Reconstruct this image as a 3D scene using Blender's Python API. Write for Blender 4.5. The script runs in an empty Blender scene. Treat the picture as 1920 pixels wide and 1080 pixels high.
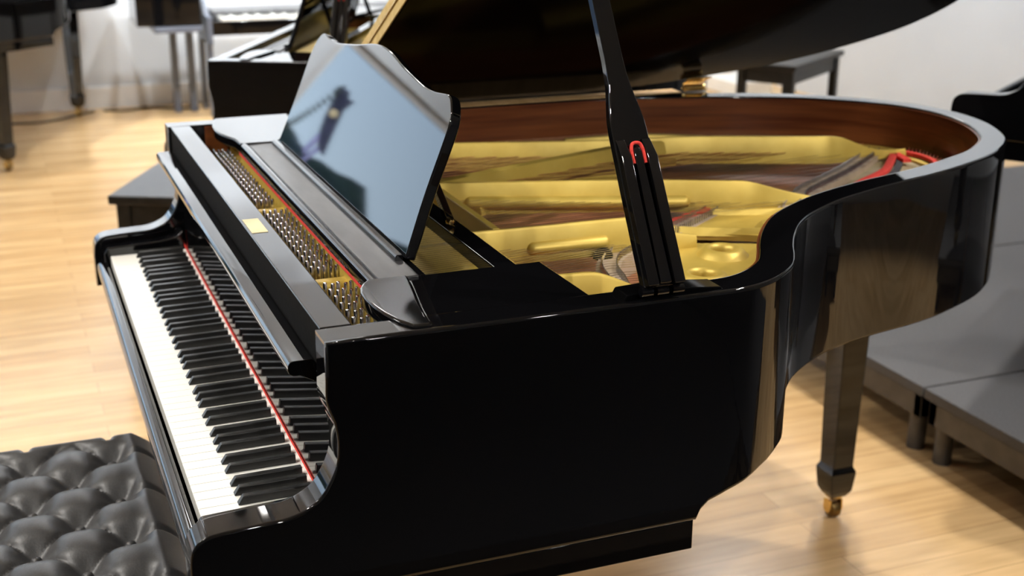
import bpy, bmesh, math, random
from mathutils import Vector, Matrix
random.seed(7)
S = bpy.context.scene
COL = S.collection
PI = math.pi

# ------------------------------------------------------------------ view
S.view_settings.view_transform = 'Standard'
S.view_settings.look = 'None'
S.view_settings.gamma = 1
S.view_settings.use_curve_mapping = False
S.view_settings.exposure = 0.0
S.cycles.use_denoising = True
S.cycles.max_bounces = 8
S.cycles.sample_clamp_indirect = 6.0

# ------------------------------------------------------------------ materials
def mat(name, col, rough=.5, metal=0., ior=1.5, spec=None, emit=None, emit_s=0., coat=0.):
    m = bpy.data.materials.new(name); m.use_nodes = True
    b = m.node_tree.nodes['Principled BSDF']
    b.inputs['Base Color'].default_value = (*col, 1)
    b.inputs['Roughness'].default_value = rough
    b.inputs['Metallic'].default_value = metal
    b.inputs['IOR'].default_value = ior
    if spec is not None: b.inputs['Specular IOR Level'].default_value = spec
    if coat: b.inputs['Coat Weight'].default_value = coat; b.inputs['Coat Roughness'].default_value = .05
    if emit: b.inputs['Emission Color'].default_value = (*emit, 1); b.inputs['Emission Strength'].default_value = emit_s
    return m

def nodes(m):
    nt = m.node_tree
    return nt, nt.nodes['Principled BSDF']

def noise_color(m, c1, c2, scale=(1, 1, 1), nscale=5., detail=4., lo=.35, hi=.65, bump=0.):
    """object-space noise between two colours"""
    nt, b = nodes(m)
    tc = nt.nodes.new('ShaderNodeNewGeometry'); mp = nt.nodes.new('ShaderNodeMapping')
    mp.inputs['Scale'].default_value = scale
    nz = nt.nodes.new('ShaderNodeTexNoise'); nz.inputs['Scale'].default_value = nscale; nz.inputs['Detail'].default_value = detail
    rp = nt.nodes.new('ShaderNodeValToRGB')
    rp.color_ramp.elements[0].position = lo; rp.color_ramp.elements[0].color = (*c1, 1)
    rp.color_ramp.elements[1].position = hi; rp.color_ramp.elements[1].color = (*c2, 1)
    nt.links.new(tc.outputs['Position'], mp.inputs['Vector']); nt.links.new(mp.outputs[0], nz.inputs['Vector'])
    nt.links.new(nz.outputs['Fac'], rp.inputs[0]); nt.links.new(rp.outputs[0], b.inputs['Base Color'])
    if bump:
        bp = nt.nodes.new('ShaderNodeBump'); bp.inputs['Strength'].default_value = bump; bp.inputs['Distance'].default_value = .002
        nt.links.new(nz.outputs['Fac'], bp.inputs['Height']); nt.links.new(bp.outputs[0], b.inputs['Normal'])
    return m

M = {}
M['lacquer'] = mat('black_lacquer', (.0025, .0025, .003), .03)
M['lid_lacquer'] = mat('lid_lacquer', (.002, .002, .0022), .12, ior=1.07)
M['satin_black'] = noise_color(mat('satin_black', (.01, .01, .01), .38, ior=1.35), (.006, .006, .006), (.012, .012, .012), (1, 1, 1), 40)
M['shelf_black'] = noise_color(mat('dusty_black', (.02, .02, .022), .36), (.012, .012, .013), (.05, .05, .052), (1, 4, 1), 9, 6, .4, .75)
M['ivory'] = mat('white_key', (.90, .89, .83), .22)
M['ebony'] = noise_color(mat('black_key', (.012, .012, .012), .3), (.009, .009, .009), (.016, .016, .016), (1, 1, 1), 60)
M['gold'] = noise_color(mat('gold_paint', (.5, .36, .1), .45, .4), (.53, .375, .07), (.59, .43, .09), (1, 1, 1), 25)
M['brass'] = noise_color(mat('brass', (.72, .5, .18), .25, 1.), (.66, .44, .14), (.8, .58, .24), (1, 1, 1), 30)
M['satin_brass'] = noise_color(mat('satin_brass', (.72, .5, .18), .45, .5), (.70, .48, .15), (.82, .60, .24), (1, 1, 1), 60)
M['dark_brass'] = noise_color(mat('dark_brass', (.2, .13, .05), .35, 1.), (.16, .10, .04), (.24, .16, .06), (1, 1, 1), 30)
M['steel'] = noise_color(mat('steel', (.6, .6, .62), .22, 1.), (.5, .5, .52), (.68, .68, .7), (1, 1, 1), 80)
M['copper'] = noise_color(mat('copper', (.6, .32, .18), .3, 1.), (.5, .26, .14), (.66, .36, .2), (1, 1, 1), 80)
M['felt_red'] = noise_color(mat('red_felt', (.6, .03, .02), .9), (.5, .025, .018), (.68, .045, .03), (1, 1, 1), 200)
M['felt_dark'] = noise_color(mat('dark_felt_and_shade', (.03, .03, .035), .9), (.02, .02, .025), (.045, .045, .05), (1, 1, 1), 150)
M['felt_gap_black'] = noise_color(mat('black_felt_and_gap', (.004, .004, .004), .95, spec=.1), (.003, .003, .003), (.006, .006, .006), (1, 1, 1), 150)
M['mahogany'] = noise_color(mat('mahogany', (.12, .03, .01), .28), (.085, .02, .006), (.20, .062, .018), (1, 1, 22), 3.5, 6, .3, .7)
M['soundboard'] = noise_color(mat('soundboard', (.3, .12, .06), .35), (.22, .075, .035), (.42, .17, .085), (30, 1, 1), 3, 6, .3, .7)
M['paper'] = noise_color(mat('cream_paper', (.75, .66, .4), .6), (.72, .63, .38), (.8, .7, .44), (1, 1, 1), 20)
M['leather'] = noise_color(mat('black_leather', (.018, .018, .019), .42), (.024, .024, .025), (.036, .036, .037), (1, 1, 1), 300, 3, .3, .7, .12)
M['carpet'] = noise_color(mat('grey_carpet', (.09, .09, .095), .8), (.07, .07, .075), (.115, .115, .12), (1, 1, 1), 260, 5, .35, .65, .3)
M['stage_metal'] = noise_color(mat('stage_frame', (.06, .055, .05), .45), (.05, .045, .042), (.075, .068, .062), (1, 1, 1), 20)
M['rubber'] = noise_color(mat('black_rubber', (.015, .015, .015), .6), (.01, .01, .01), (.02, .02, .02), (1, 1, 1), 50)
M['grey_plastic'] = noise_color(mat('grey_plastic', (.12, .12, .12), .45), (.10, .10, .105), (.14, .14, .14), (1, 1, 1), 12)
M['panel_blue'] = noise_color(mat('slate_panel', (.1, .115, .15), .35), (.09, .105, .14), (.115, .13, .165), (1, 1, 1), 6)
M['white_plastic'] = noise_color(mat('white_plastic', (.85, .84, .8), .4), (.82, .81, .77), (.88, .87, .83), (1, 1, 1), 6)
M['rim_tan'] = noise_color(mat('pale_tan', (.5, .33, .16), .5), (.62, .38, .15), (.78, .50, .23), (1, 12, 12), 4)
M['wall'] = noise_color(mat('wall_paint', (.62, .65, .68), .75), (.61, .645, .68), (.65, .685, .72), (1, 1, 1), 1.5)
M['dark_wall'] = noise_color(mat('dark_wall_paint', (.05, .05, .055), .8), (.045, .045, .05), (.06, .06, .065), (1, 1, 1), 1.5)
M['ceiling'] = noise_color(mat('ceiling_paint', (.76, .79, .82), .85), (.75, .78, .81), (.77, .80, .83), (1, 1, 1), 1.5)
M['white_trim'] = noise_color(mat('white_trim', (.8, .8, .79), .4), (.78, .78, .77), (.82, .82, .81), (1, 1, 1), 3)
M['foliage'] = noise_color(mat('foliage', (.02, .035, .015), .9), (.012, .022, .01), (.035, .055, .022), (1, 1, 1), 4)
M['asphalt'] = noise_color(mat('asphalt', (.12, .12, .12), .9), (.1, .1, .1), (.15, .15, .15), (1, 1, 1), 4)
M['navy_cloth'] = noise_color(mat('navy_cloth', (.02, .025, .08), .8), (.015, .02, .06), (.035, .04, .11), (1, 1, 1), 10)
M['lavender_cloth'] = noise_color(mat('lavender_cloth', (.35, .38, .8), .8), (.3, .33, .75), (.42, .45, .85), (1, 1, 1), 10)
M['lens'] = mat('lamp_lens', (1, 1, 1), .3, emit=(1, .95, .86), emit_s=12.)

def wood_floor():
    m = mat('maple_floor', (.7, .45, .2), .3)
    nt, b = nodes(m)
    g = nt.nodes.new('ShaderNodeNewGeometry')
    sp = nt.nodes.new('ShaderNodeSeparateXYZ'); nt.links.new(g.outputs['Position'], sp.inputs[0])
    cb = nt.nodes.new('ShaderNodeCombineXYZ')
    nt.links.new(sp.outputs['Y'], cb.inputs['X']); nt.links.new(sp.outputs['X'], cb.inputs['Y'])
    br = nt.nodes.new('ShaderNodeTexBrick')
    br.inputs['Scale'].default_value = 1.0
    br.inputs['Brick Width'].default_value = 1.5; br.inputs['Row Height'].default_value = .085
    br.inputs['Mortar Size'].default_value = .0012; br.inputs['Mortar Smooth'].default_value = .2; br.inputs['Bias'].default_value = 0
    br.inputs['Color1'].default_value = (.74, .51, .26, 1); br.inputs['Color2'].default_value = (.62, .40, .185, 1)
    br.inputs['Mortar'].default_value = (.46, .29, .13, 1)
    nt.links.new(cb.outputs[0], br.inputs['Vector'])
    mp = nt.nodes.new('ShaderNodeMapping'); mp.inputs['Scale'].default_value = (9, .9, 1)
    nt.links.new(g.outputs['Position'], mp.inputs['Vector'])
    nz = nt.nodes.new('ShaderNodeTexNoise'); nz.inputs['Scale'].default_value = 3; nz.inputs['Detail'].default_value = 6
    nt.links.new(mp.outputs[0], nz.inputs['Vector'])
    rp = nt.nodes.new('ShaderNodeValToRGB')
    rp.color_ramp.elements[0].position = .3; rp.color_ramp.elements[0].color = (.80, .77, .72, 1)
    rp.color_ramp.elements[1].position = .68; rp.color_ramp.elements[1].color = (1.12, 1.12, 1.14, 1)
    nt.links.new(nz.outputs['Fac'], rp.inputs[0])
    mx = nt.nodes.new('ShaderNodeMix'); mx.data_type = 'RGBA'; mx.blend_type = 'MULTIPLY'; mx.inputs[0].default_value = 1
    nt.links.new(br.outputs['Color'], mx.inputs[6]); nt.links.new(rp.outputs[0], mx.inputs[7])
    nt.links.new(mx.outputs[2], b.inputs['Base Color'])
    b.inputs['Roughness'].default_value = .24
    b.inputs['Coat Weight'].default_value = .0
    return m
M['floor'] = wood_floor()

def glass_mat():
    m = bpy.data.materials.new('window_glass'); m.use_nodes = True
    nt = m.node_tree; nt.nodes.clear()
    out = nt.nodes.new('ShaderNodeOutputMaterial'); mx = nt.nodes.new('ShaderNodeMixShader')
    tr = nt.nodes.new('ShaderNodeBsdfTransparent'); gl = nt.nodes.new('ShaderNodeBsdfGlossy'); gl.inputs['Roughness'].default_value = 0
    mx.inputs[0].default_value = .06
    nt.links.new(tr.outputs[0], mx.inputs[1]); nt.links.new(gl.outputs[0], mx.inputs[2]); nt.links.new(mx.outputs[0], out.inputs[0])
    return m
M['glass'] = glass_mat()

# ------------------------------------------------------------------ object helpers
WL = {}          # world location of every object used as a parent (unrotated build space)
def tag(o, label=None, cat=None, group=None, kind=None):
    if label: o['label'] = label
    if cat: o['category'] = cat
    if group: o['group'] = group
    if kind: o['kind'] = kind
    return o

def empty(name, loc, label=None, cat=None, group=None):
    o = bpy.data.objects.new(name, None); COL.objects.link(o)
    o.empty_display_size = .1
    o.location = loc; WL[o.name] = Vector(loc)
    return tag(o, label, cat, group)

def finish(name, me, material, parent=None, smooth=40, bevel=0., seg=2, kind=None, limit=35):
    """link a mesh whose vertices are in build space; parent keeps build-space placement"""
    c = Vector((0, 0, 0))
    if len(me.vertices):
        xs = [v.co for v in me.vertices]
        c = Vector(((min(v.x for v in xs) + max(v.x for v in xs)) / 2, (min(v.y for v in xs) + max(v.y for v in xs)) / 2, min(v.z for v in xs)))
    me.transform(Matrix.Translation(-c))
    me.materials.append(material)
    o = bpy.data.objects.new(name, me); COL.objects.link(o)
    if parent is not None:
        o.parent = parent; o.location = c - WL[parent.name]
    else:
        o.location = c
    WL[o.name] = c
    if smooth:
        me.polygons.foreach_set('use_smooth', [True] * len(me.polygons))
        me.set_sharp_from_angle(angle=math.radians(smooth))
    if bevel:
        md = o.modifiers.new('bevel', 'BEVEL'); md.width = bevel; md.segments = seg; md.limit_method = 'ANGLE'; md.angle_limit = math.radians(limit)
        md.harden_normals = True
    if kind: o['kind'] = kind
    return o

def from_bm(bm, name='m'):
    bmesh.ops.recalc_face_normals(bm, faces=bm.faces)
    me = bpy.data.meshes.new(name); bm.to_mesh(me); bm.free(); return me

def add_box(bm, x0, x1, y0, y1, z0, z1):
    v = [bm.verts.new(p) for p in ((x0, y0, z0), (x1, y0, z0), (x1, y1, z0), (x0, y1, z0), (x0, y0, z1), (x1, y0, z1), (x1, y1, z1), (x0, y1, z1))]
    for f in ((0, 3, 2, 1), (4, 5, 6, 7), (0, 1, 5, 4), (1, 2, 6, 5), (2, 3, 7, 6), (3, 0, 4, 7)): bm.faces.new([v[i] for i in f])
    return v

def box(name, x0, x1, y0, y1, z0, z1, material, parent=None, bevel=.003, **k):
    bm = bmesh.new(); add_box(bm, x0, x1, y0, y1, z0, z1)
    return finish(name, from_bm(bm, name), material, parent, bevel=bevel, **k)

def add_prism(bm, poly, axis, a, b):
    """poly: 2-D outline in the two axes other than `axis` (in xyz order), extruded from a to b"""
    def P(q, t):
        return {'x': (t, q[0], q[1]), 'y': (q[0], t, q[1]), 'z': (q[0], q[1], t)}[axis]
    A = [bm.verts.new(P(q, a)) for q in poly]; B = [bm.verts.new(P(q, b)) for q in poly]
    n = len(poly)
    bm.faces.new(A); bm.faces.new(list(reversed(B)))
    for i in range(n): bm.faces.new((A[i], B[i], B[(i + 1) % n], A[(i + 1) % n]))

def prism(name, poly, axis, a, b, material, parent=None, bevel=.002, **k):
    bm = bmesh.new(); add_prism(bm, poly, axis, a, b)
    return finish(name, from_bm(bm, name), material, parent, bevel=bevel, **k)

def catmull(pts, n=6, closed=False):
    out = []; N = len(pts); D = len(pts[0])
    rng = range(N if closed else N - 1)
    for i in rng:
        if closed: p = [pts[(i + k) % N] for k in (-1, 0, 1, 2)]
        else: p = [pts[max(0, min(N - 1, i + k))] for k in (-1, 0, 1, 2)]
        for j in range(n):
            t = j / n
            out.append(tuple(.5 * (2 * p[1][d] + (p[2][d] - p[0][d]) * t + (2 * p[0][d] - 5 * p[1][d] + 4 * p[2][d] - p[3][d]) * t * t + (3 * p[1][d] - p[0][d] - 3 * p[2][d] + p[3][d]) * t ** 3) for d in range(D)))
    if not closed: out.append(tuple(pts[-1]))
    return out

def add_tube(bm, path, r, seg=8, cap=True):
    path = [Vector(p) for p in path]; rings = []
    for i, p in enumerate(path):
        d = (path[min(i + 1, len(path) - 1)] - path[max(i - 1, 0)]).normalized()
        u = d.orthogonal().normalized() if i == 0 else (u - d * u.dot(d)).normalized()
        w = d.cross(u); rr = r[i] if isinstance(r, (list, tuple)) else r
        rings.append([bm.verts.new(p + (u * math.cos(2 * PI * k / seg) + w * math.sin(2 * PI * k / seg)) * rr) for k in range(seg)])
    for a, b in zip(rings, rings[1:]):
        for k in range(seg): bm.faces.new((a[k], a[(k + 1) % seg], b[(k + 1) % seg], b[k]))
    if cap: bm.faces.new(list(reversed(rings[0]))); bm.faces.new(rings[-1])

def tube(name, path, r, material, parent=None, seg=8, **k):
    bm = bmesh.new(); add_tube(bm, path, r, seg)
    return finish(name, from_bm(bm, name), material, parent, **k)

def add_lathe(bm, prof, c, seg=24, axis=Vector((0, 0, 1))):
    """prof: (radius, height) list"""
    q = Vector((0, 0, 1)).rotation_difference(axis)
    rings = []
    for r, h in prof:
        if r < 1e-6: rings.append([bm.verts.new(Vector(c) + q @ Vector((0, 0, h)))])
        else: rings.append([bm.verts.new(Vector(c) + q @ Vector((r * math.cos(2 * PI * k / seg), r * math.sin(2 * PI * k / seg), h))) for k in range(seg)])
    for a, b in zip(rings, rings[1:]):
        for k in range(seg):
            k2 = (k + 1) % seg
            f = [a[k % len(a)], a[k2 % len(a)], b[k2 % len(b)], b[k % len(b)]]
            g = []
            for v in f:
                if v not in g: g.append(v)
            if len(g) > 2: bm.faces.new(g)

def lathe(name, prof, c, material, parent=None, seg=24, axis=Vector((0, 0, 1)), **k):
    bm = bmesh.new(); add_lathe(bm, prof, c, seg, axis)
    return finish(name, from_bm(bm, name), material, parent, **k)

def bar_path(bm, top, h, w0, w1=None):
    """a web: polyline of top-centre points (x,y,z), foot z = list h; widths w0 top / w1 foot"""
    w1 = w1 or w0; rings = []
    n = len(top)
    for i in range(n):
        a = Vector(top[max(i - 1, 0)]); b = Vector(top[min(i + 1, n - 1)]); d = (b - a); d.z = 0; d.normalize()
        s = Vector((-d.y, d.x, 0)); p = Vector(top[i]); q = Vector((p.x, p.y, h[i]))
        r = min(.004, (p.z - h[i]) * .4)
        rings.append([bm.verts.new(v) for v in (q - s * w1 / 2, p - s * w0 / 2 - Vector((0, 0, r)), p - s * (w0 / 2 - r * .6), p + s * (w0 / 2 - r * .6), p + s * w0 / 2 - Vector((0, 0, r)), q + s * w1 / 2)])
    for a, b in zip(rings, rings[1:]):
        for k in range(6): bm.faces.new((a[k], a[(k + 1) % 6], b[(k + 1) % 6], b[k]))
    bm.faces.new(rings[0]); bm.faces.new(list(reversed(rings[-1])))

def sheet_with_holes(name, outline, holes, z0, z1, material, parent, **k):
    bm = bmesh.new(); eds = []
    for loop in [outline] + holes:
        vs = [bm.verts.new((x, y, z1)) for x, y in loop]
        eds += [bm.edges.new((vs[i], vs[(i + 1) % len(vs)])) for i in range(len(vs))]
    bmesh.ops.triangle_fill(bm, use_beauty=True, edges=eds)
    r = bmesh.ops.extrude_face_region(bm, geom=list(bm.faces))
    for g in r['geom']:
        if isinstance(g, bmesh.types.BMVert): g.co.z = z0
    return finish(name, from_bm(bm, name), material, parent, **k)

def circle(cx, cy, r, n=24): return [(cx + r * math.cos(2 * PI * i / n), cy + r * math.sin(2 * PI * i / n)) for i in range(n)]
def lerp(a, b, t): return a + (b - a) * t
def interp(tab, x):
    for (x0, y0), (x1, y1) in zip(tab, tab[1:]):
        if x <= x1: return lerp(y0, y1, max(0, (x - x0) / (x1 - x0)))
    return tab[-1][1]

def copy_tree(o, parent=None, only=None):
    c = o.copy(); COL.objects.link(c)
    if parent is not None: c.parent = parent
    for ch in list(o.children):
        if only is None or ch.name.split('.')[0] in only: copy_tree(ch, c)
    return c

# ------------------------------------------------------------------ camera
cam = bpy.data.cameras.new('camera'); co = bpy.data.objects.new('camera', cam); COL.objects.link(co)
px, py, pz, pit, yaw, rol, f = 2.06111328, -0.17175038, 1.5118967, 0.31966754, 2.76231059, 0.00357525, 2414.2973
h = Vector((math.cos(yaw) * math.cos(pit), math.sin(yaw) * math.cos(pit), -math.sin(pit)))
rt = h.cross(Vector((0, 0, 1))).normalized(); up = rt.cross(h)
c_, s_ = math.cos(rol), math.sin(rol)
r2 = c_ * rt + s_ * up; u2 = -s_ * rt + c_ * up
co.matrix_world = Matrix(((r2.x, u2.x, -h.x, px), (r2.y, u2.y, -h.y, py), (r2.z, u2.z, -h.z, pz), (0, 0, 0, 1)))
cam.sensor_width = 36; cam.lens = f / 1920 * 36
cam.clip_start = .05; cam.clip_end = 200
cam.dof.use_dof = True; cam.dof.focus_distance = 1.72; cam.dof.aperture_fstop = 5.0
S.camera = co

# ================================================================== GRAND PIANO
PG = empty('grand_piano', (0, .8, 0), 'glossy black open grand piano with white keys, gold plate and raised lid, in the foreground', 'piano', 'black grand pianos on the showroom floor')
RT = .988          # rim top
TH = .05           # rim thickness
plan = [(.70, .64), (.699, .69), (.690, .730), (.668, .772), (.632, .815), (.59, .846), (.545, .874), (.495, .91), (.442, .957), (.40, 1.01), (.351, 1.095), (.305, 1.21), (.268, 1.33), (.228, 1.436), (.175, 1.55),
        (.125, 1.625), (.066, 1.69), (-.008, 1.738), (-.10, 1.778), (-.20, 1.795), (-.29, 1.787), (-.37, 1.757), (-.451, 1.694), (-.533, 1.60), (-.59, 1.49), (-.637, 1.36), (-.676, 1.22), (-.695, 1.09), (-.70, .98)]
curve = catmull(plan, 6)
outline = [(.70, y) for y in (.19, .3, .5, .60)] + curve + [(-.70, y) for y in (.8, .6, .4, .19)]

def normals2(ol):
    ns = []
    for i in range(len(ol)):
        a = ol[max(i - 1, 0)]; b = ol[min(i + 1, len(ol) - 1)]
        dx, dy = b[0] - a[0], b[1] - a[1]; L = math.hypot(dx, dy); ns.append((dy / L, -dx / L))   # outward (right of travel = outside, travelling counter-clockwise from treble)
    return ns
nrm = normals2(outline)
def offset(d): return [(p[0] - n[0] * d, p[1] - n[1] * d) for p, n in zip(outline, nrm)]
zb_t = [(.14, .661), (.642, .661), (.648, .675), (.66, .686), (.69, .696), (.72, .703), (.75, .712), (.80, .719), (1.10, .719), (1.40, .703), (1.8, .700)]
def rim_mesh():
    bm = bmesh.new(); rings = []; inn = offset(TH); n = len(outline)
    # refine the straight treble part so the stepped lower edge shows
    for i, (p, nn, q) in enumerate(zip(outline, nrm, inn)):
        zb = interp(zb_t, p[1]); b = .004
        def at(d, z): return bm.verts.new((p[0] - nn[0] * d, p[1] - nn[1] * d, z))
        rings.append([at(b, zb), at(b * .3, zb + b * .3), at(0, zb + b), at(0, zb + b + .002), at(0, RT - b - .002), at(0, RT - b), at(b * .3, RT - b * .3), at(b, RT), at(b + .002, RT), at(TH - .004, RT), at(TH - .002, RT), at(TH, RT - .002), at(TH, RT - .004), at(TH, zb)])
    for a, b in zip(rings, rings[1:]):
        for k in range(14): bm.faces.new((a[k], b[k], b[(k + 1) % 14], a[(k + 1) % 14]))
    bm.faces.new(rings[0]); bm.faces.new(list(reversed(rings[-1])))
    return from_bm(bm, 'rim')
# add stations for the step in the lower edge
ol = []
for i, p in enumerate(outline):
    ol.append(p)
    if abs(p[0] - .70) < 1e-4 and abs(p[1] - .60) < 1e-4: ol += [(.70, y) for y in (.62, .635)]
outline = ol
ins = []
for i, p in enumerate(outline):
    ins.append(p)
    if i + 1 < len(outline):
        q = outline[i + 1]
        if p[0] > .66 and .63 <= p[1] < .78 and math.dist(p, q) > .004:
            k = 3
            ins += [(lerp(p[0], q[0], j / k), lerp(p[1], q[1], j / k)) for j in range(1, k)]
outline = ins
nrm = normals2(outline)
finish('rim', rim_mesh(), M['lacquer'], PG, smooth=50)

# inner mahogany face of the rim
def veneer():
    bm = bmesh.new(); rings = []; yy_ = .215
    a = [(.6495, yy_)] + [p for p in offset(TH + .0005) if p[1] > yy_] + [(-.6495, yy_)]; b = [(.646, yy_)] + [p for p in offset(TH + .004) if p[1] > yy_] + [(-.646, yy_)]
    for p, q in zip(a, b): rings.append([bm.verts.new(v) for v in ((p[0], p[1], .845), (p[0], p[1], RT - .004), (q[0], q[1], RT - .004), (q[0], q[1], .845))])
    for r, s in zip(rings, rings[1:]):
        for k in range(4): bm.faces.new((r[k], s[k], s[(k + 1) % 4], r[(k + 1) % 4]))
    bm.faces.new(rings[0]); bm.faces.new(list(reversed(rings[-1])))
    return from_bm(bm, 'veneer')
tag(finish('inner_rim', veneer(), M['mahogany'], PG, smooth=30), 'reddish brown wood inner face of the rim')

# arms in front of the rim (one each side)
arm = [(.140, RT), (.1395, .935), (.139, .915), (.142, .900), (.148, .882), (.151, .854), (.147, .827), (.132, .798), (.115, .783), (.088, .773), (.049, .771), (.0, .768), (-.018, .761), (-.027, .748), (-.030, .725), (-.030, .661), (.19, .661), (.19, RT)]
arm_s = [(.140, RT)] + catmull(arm[1:15], 4) + arm[15:]
for sx in (1, -1):
    o = prism('arm', arm_s, 'x', sx * .7, sx * .65, M['lacquer'], PG, bevel=.004, seg=3, limit=50)
    me = o.data; at_ = me.attributes.new('bevel_weight_edge', 'FLOAT', 'EDGE'); ymax = max(v.co.y for v in me.vertices)
    for e in me.edges:
        y0_, y1_ = (me.vertices[k].co.y for k in e.vertices); x0_, x1_ = (me.vertices[k].co.x for k in e.vertices)
        at_.data[e.index].value = 0. if min(y0_, y1_) > ymax - .002 or abs(x0_ - x1_) > .01 else 1.
    o.modifiers['bevel'].limit_method = 'WEIGHT'

# key bed and keyslip
box('key_bed', -.69, .69, .005, .644, .612, .657, M['lacquer'], PG, bevel=.002)
ks = [(.000, .625), (-.0265, .698), (-.027, .702)] + [(-.013 - .014 * math.cos(a * PI / 16), .704 + .018 * math.sin(a * PI / 16)) for a in range(1, 9)] + [(-.010, .722), (-.006, .718), (-.004, .712), (-.004, .625)]
prism('keyslip', ks, 'x', -.648, .648, M['lacquer'], PG, bevel=0, smooth=50)
# cheek blocks at both keyboard ends
for sx in (1, -1):
    cb = [(-.012, .66), (-.012, .740), (-.004, .752), (.10, .756), (.135, .762), (.150, .775), (.150, .66)]
    prism('key_block', cb, 'x', sx * .6135, sx * .648, M['lacquer'], PG, bevel=.003, seg=3)

# keys
def white_key_mesh():
    bm = bmesh.new()
    add_prism(bm, [(0, .712), (0, .7335), (.0015, .735), (.160, .735), (.160, .712)], 'x', -.01135, .01135)
    return from_bm(bm, 'white_key')
def black_key_mesh():
    bm = bmesh.new()
    B = [(-.0062, .0485, .7352), (.0062, .0485, .7352), (.0062, .1440, .7352), (-.0062, .1440, .7352)]
    T = [(-.0046, .0560, .7466), (.0046, .0560, .7466), (.0048, .1440, .7470), (-.0048, .1440, .7470)]
    b = [bm.verts.new(v) for v in B]; t = [bm.verts.new(v) for v in T]
    bm.faces.new(list(reversed(b))); bm.faces.new(t)
    for i in range(4): bm.faces.new((b[i], b[(i + 1) % 4], t[(i + 1) % 4], t[i]))
    return from_bm(bm, 'black_key')
wk = finish('white_key', white_key_mesh(), M['ivory'], PG, bevel=.0006, seg=2)
bk = finish('black_key', black_key_mesh(), M['ebony'], PG, bevel=.0013, seg=3)
bz = bk.location.copy(); wz = wk.location.copy()
x0 = -.611; first = True; firstb = True
for i in range(52):
    x = x0 + (i + .5) * .0235
    o = wk if first else wk.copy()
    if not first: COL.objects.link(o)
    first = False; o.location = (x, wz.y, wz.z)
offs = [(.0205), (.050), (.090), (.1175), (.145)]
xs = [x0 + .0235 + .004]
for oc in range(7):
    base = x0 + .047 + oc * .1645
    xs += [base + k for k in offs]
for x in xs:
    o = bk if firstb else bk.copy()
    if not firstb: COL.objects.link(o)
    firstb = False; o.location = (x, bz.y, bz.z)
# red cord along the back of the keys
cord = [(-.648, .150, .765), (-.625, .150, .752), (-.611, .1522, .7395)] + [(-.6 + 1.2 * i / 30, .1522, .7378 + .0004 * math.sin(i * 1.7)) for i in range(31)] + [(.611, .150, .739), (.63, .15, .752)]
tube('key_cord', cord, .0012, M['felt_red'], PG, seg=8)

# fallboard with its folded front lip
fb = [(.1535, .7375), (.1585, .82), (.1645, .905), (.166, .932), (.181, .932), (.181, .7375)]
prism('fallboard', fb, 'x', -.645, .645, M['lacquer'], PG, bevel=.001)
lip = [(.1115, .926), (.110, .930), (.1105, .9365), (.113, .9405), (.117, .942), (.140, .942), (.1435, .939), (.1445, .934), (.146, .916), (.143, .912), (.140, .914), (.125, .922), (.116, .9225)]
prism('fallboard_lip', lip, 'x', -.628, .628, M['lacquer'], PG, bevel=.001, smooth=25)

# lock rail
box('lock_rail', -.6495, .6495, .146, .186, .955, RT, M['lacquer'], PG, bevel=.0025, seg=3)
box('gap_shade_strip', -.645, .645, .1455, .1465, .925, .986, M['felt_gap_black'], PG, bevel=0)  # near-black strip paints the shade between lip and lock rail
tag(box('maker_label', .134, .214, .150, .174, RT - .0002, RT + .0008, M['paper'], PG, bevel=0), 'small cream rectangular label')

# ---- plate (gold)
plate_in = offset(TH + .0045)
PZ = .89
# pin block part of the plate, with a raised ridge along its front
box('plate_front', -.645, .645, .190, .545, .875, .918, M['gold'], PG, bevel=.004)
rid = [(.188, .918), (.188, .938), (.190, .941), (.204, .941), (.207, .938), (.210, .918)]
prism('plate_ridge', rid, 'x', -.645, .645, M['gold'], PG, bevel=.001)
for x in (-.085, .335, .60):
    b_ = prism('plate_boss', [(x - .014, .917), (x - .014, .938), (x - .009, .943), (x + .009, .943), (x + .014, .938), (x + .014, .917)], 'y', .205, .262, M['gold'], PG, bevel=.003, seg=3)
    lathe('plate_screw', [(0, .0075), (.004, .007), (.0072, .004), (.0075, 0)], (x - .004, .197, .941), M['steel'], b_, 16)
prism('capo_bar', [(.258, .918), (.258, .958), (.261, .962), (.272, .962), (.274, .958), (.274, .918)], 'x', -.60, .62, M['gold'], PG, bevel=.001)
# tuning pins
pins = []
for (xa, xb, nc, rows) in ((-.575, -.108, 17, 4), (-.060, .312, 13, 5), (.364, .578, 7, 5)):
    for i in range(nc):
        for r in range(rows):
            t = (i + .38 + .22 * (r % 2) + .03 * r) / nc
            x = lerp(xa, xb, t); sk = 0
            pins.append((x, .2185 + .0092 * r))
pins.sort(key=lambda p: -p[0])
def pin_prof(): return [(0, .036), (.0022, .0357), (.0030, .0345), (.0033, .02), (.0036, .0)]
pm = None; rest = bmesh.new()
for i, (x, y) in enumerate(pins):
    if i < 100:
        if pm is None:
            pm = lathe('tuning_pin', pin_prof(), (x, y, .917), M['steel'], PG, 10)
            pl = pm.location.copy() - Vector((x, y, 0))
        else:
            o = pm.copy(); COL.objects.link(o); o.location = pl + Vector((x, y, 0))
    else: add_lathe(rest, pin_prof(), (x, y, .917), 8)
finish('tuning_pins', from_bm(rest, 'pins'), M['steel'], PG, kind='stuff')

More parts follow.
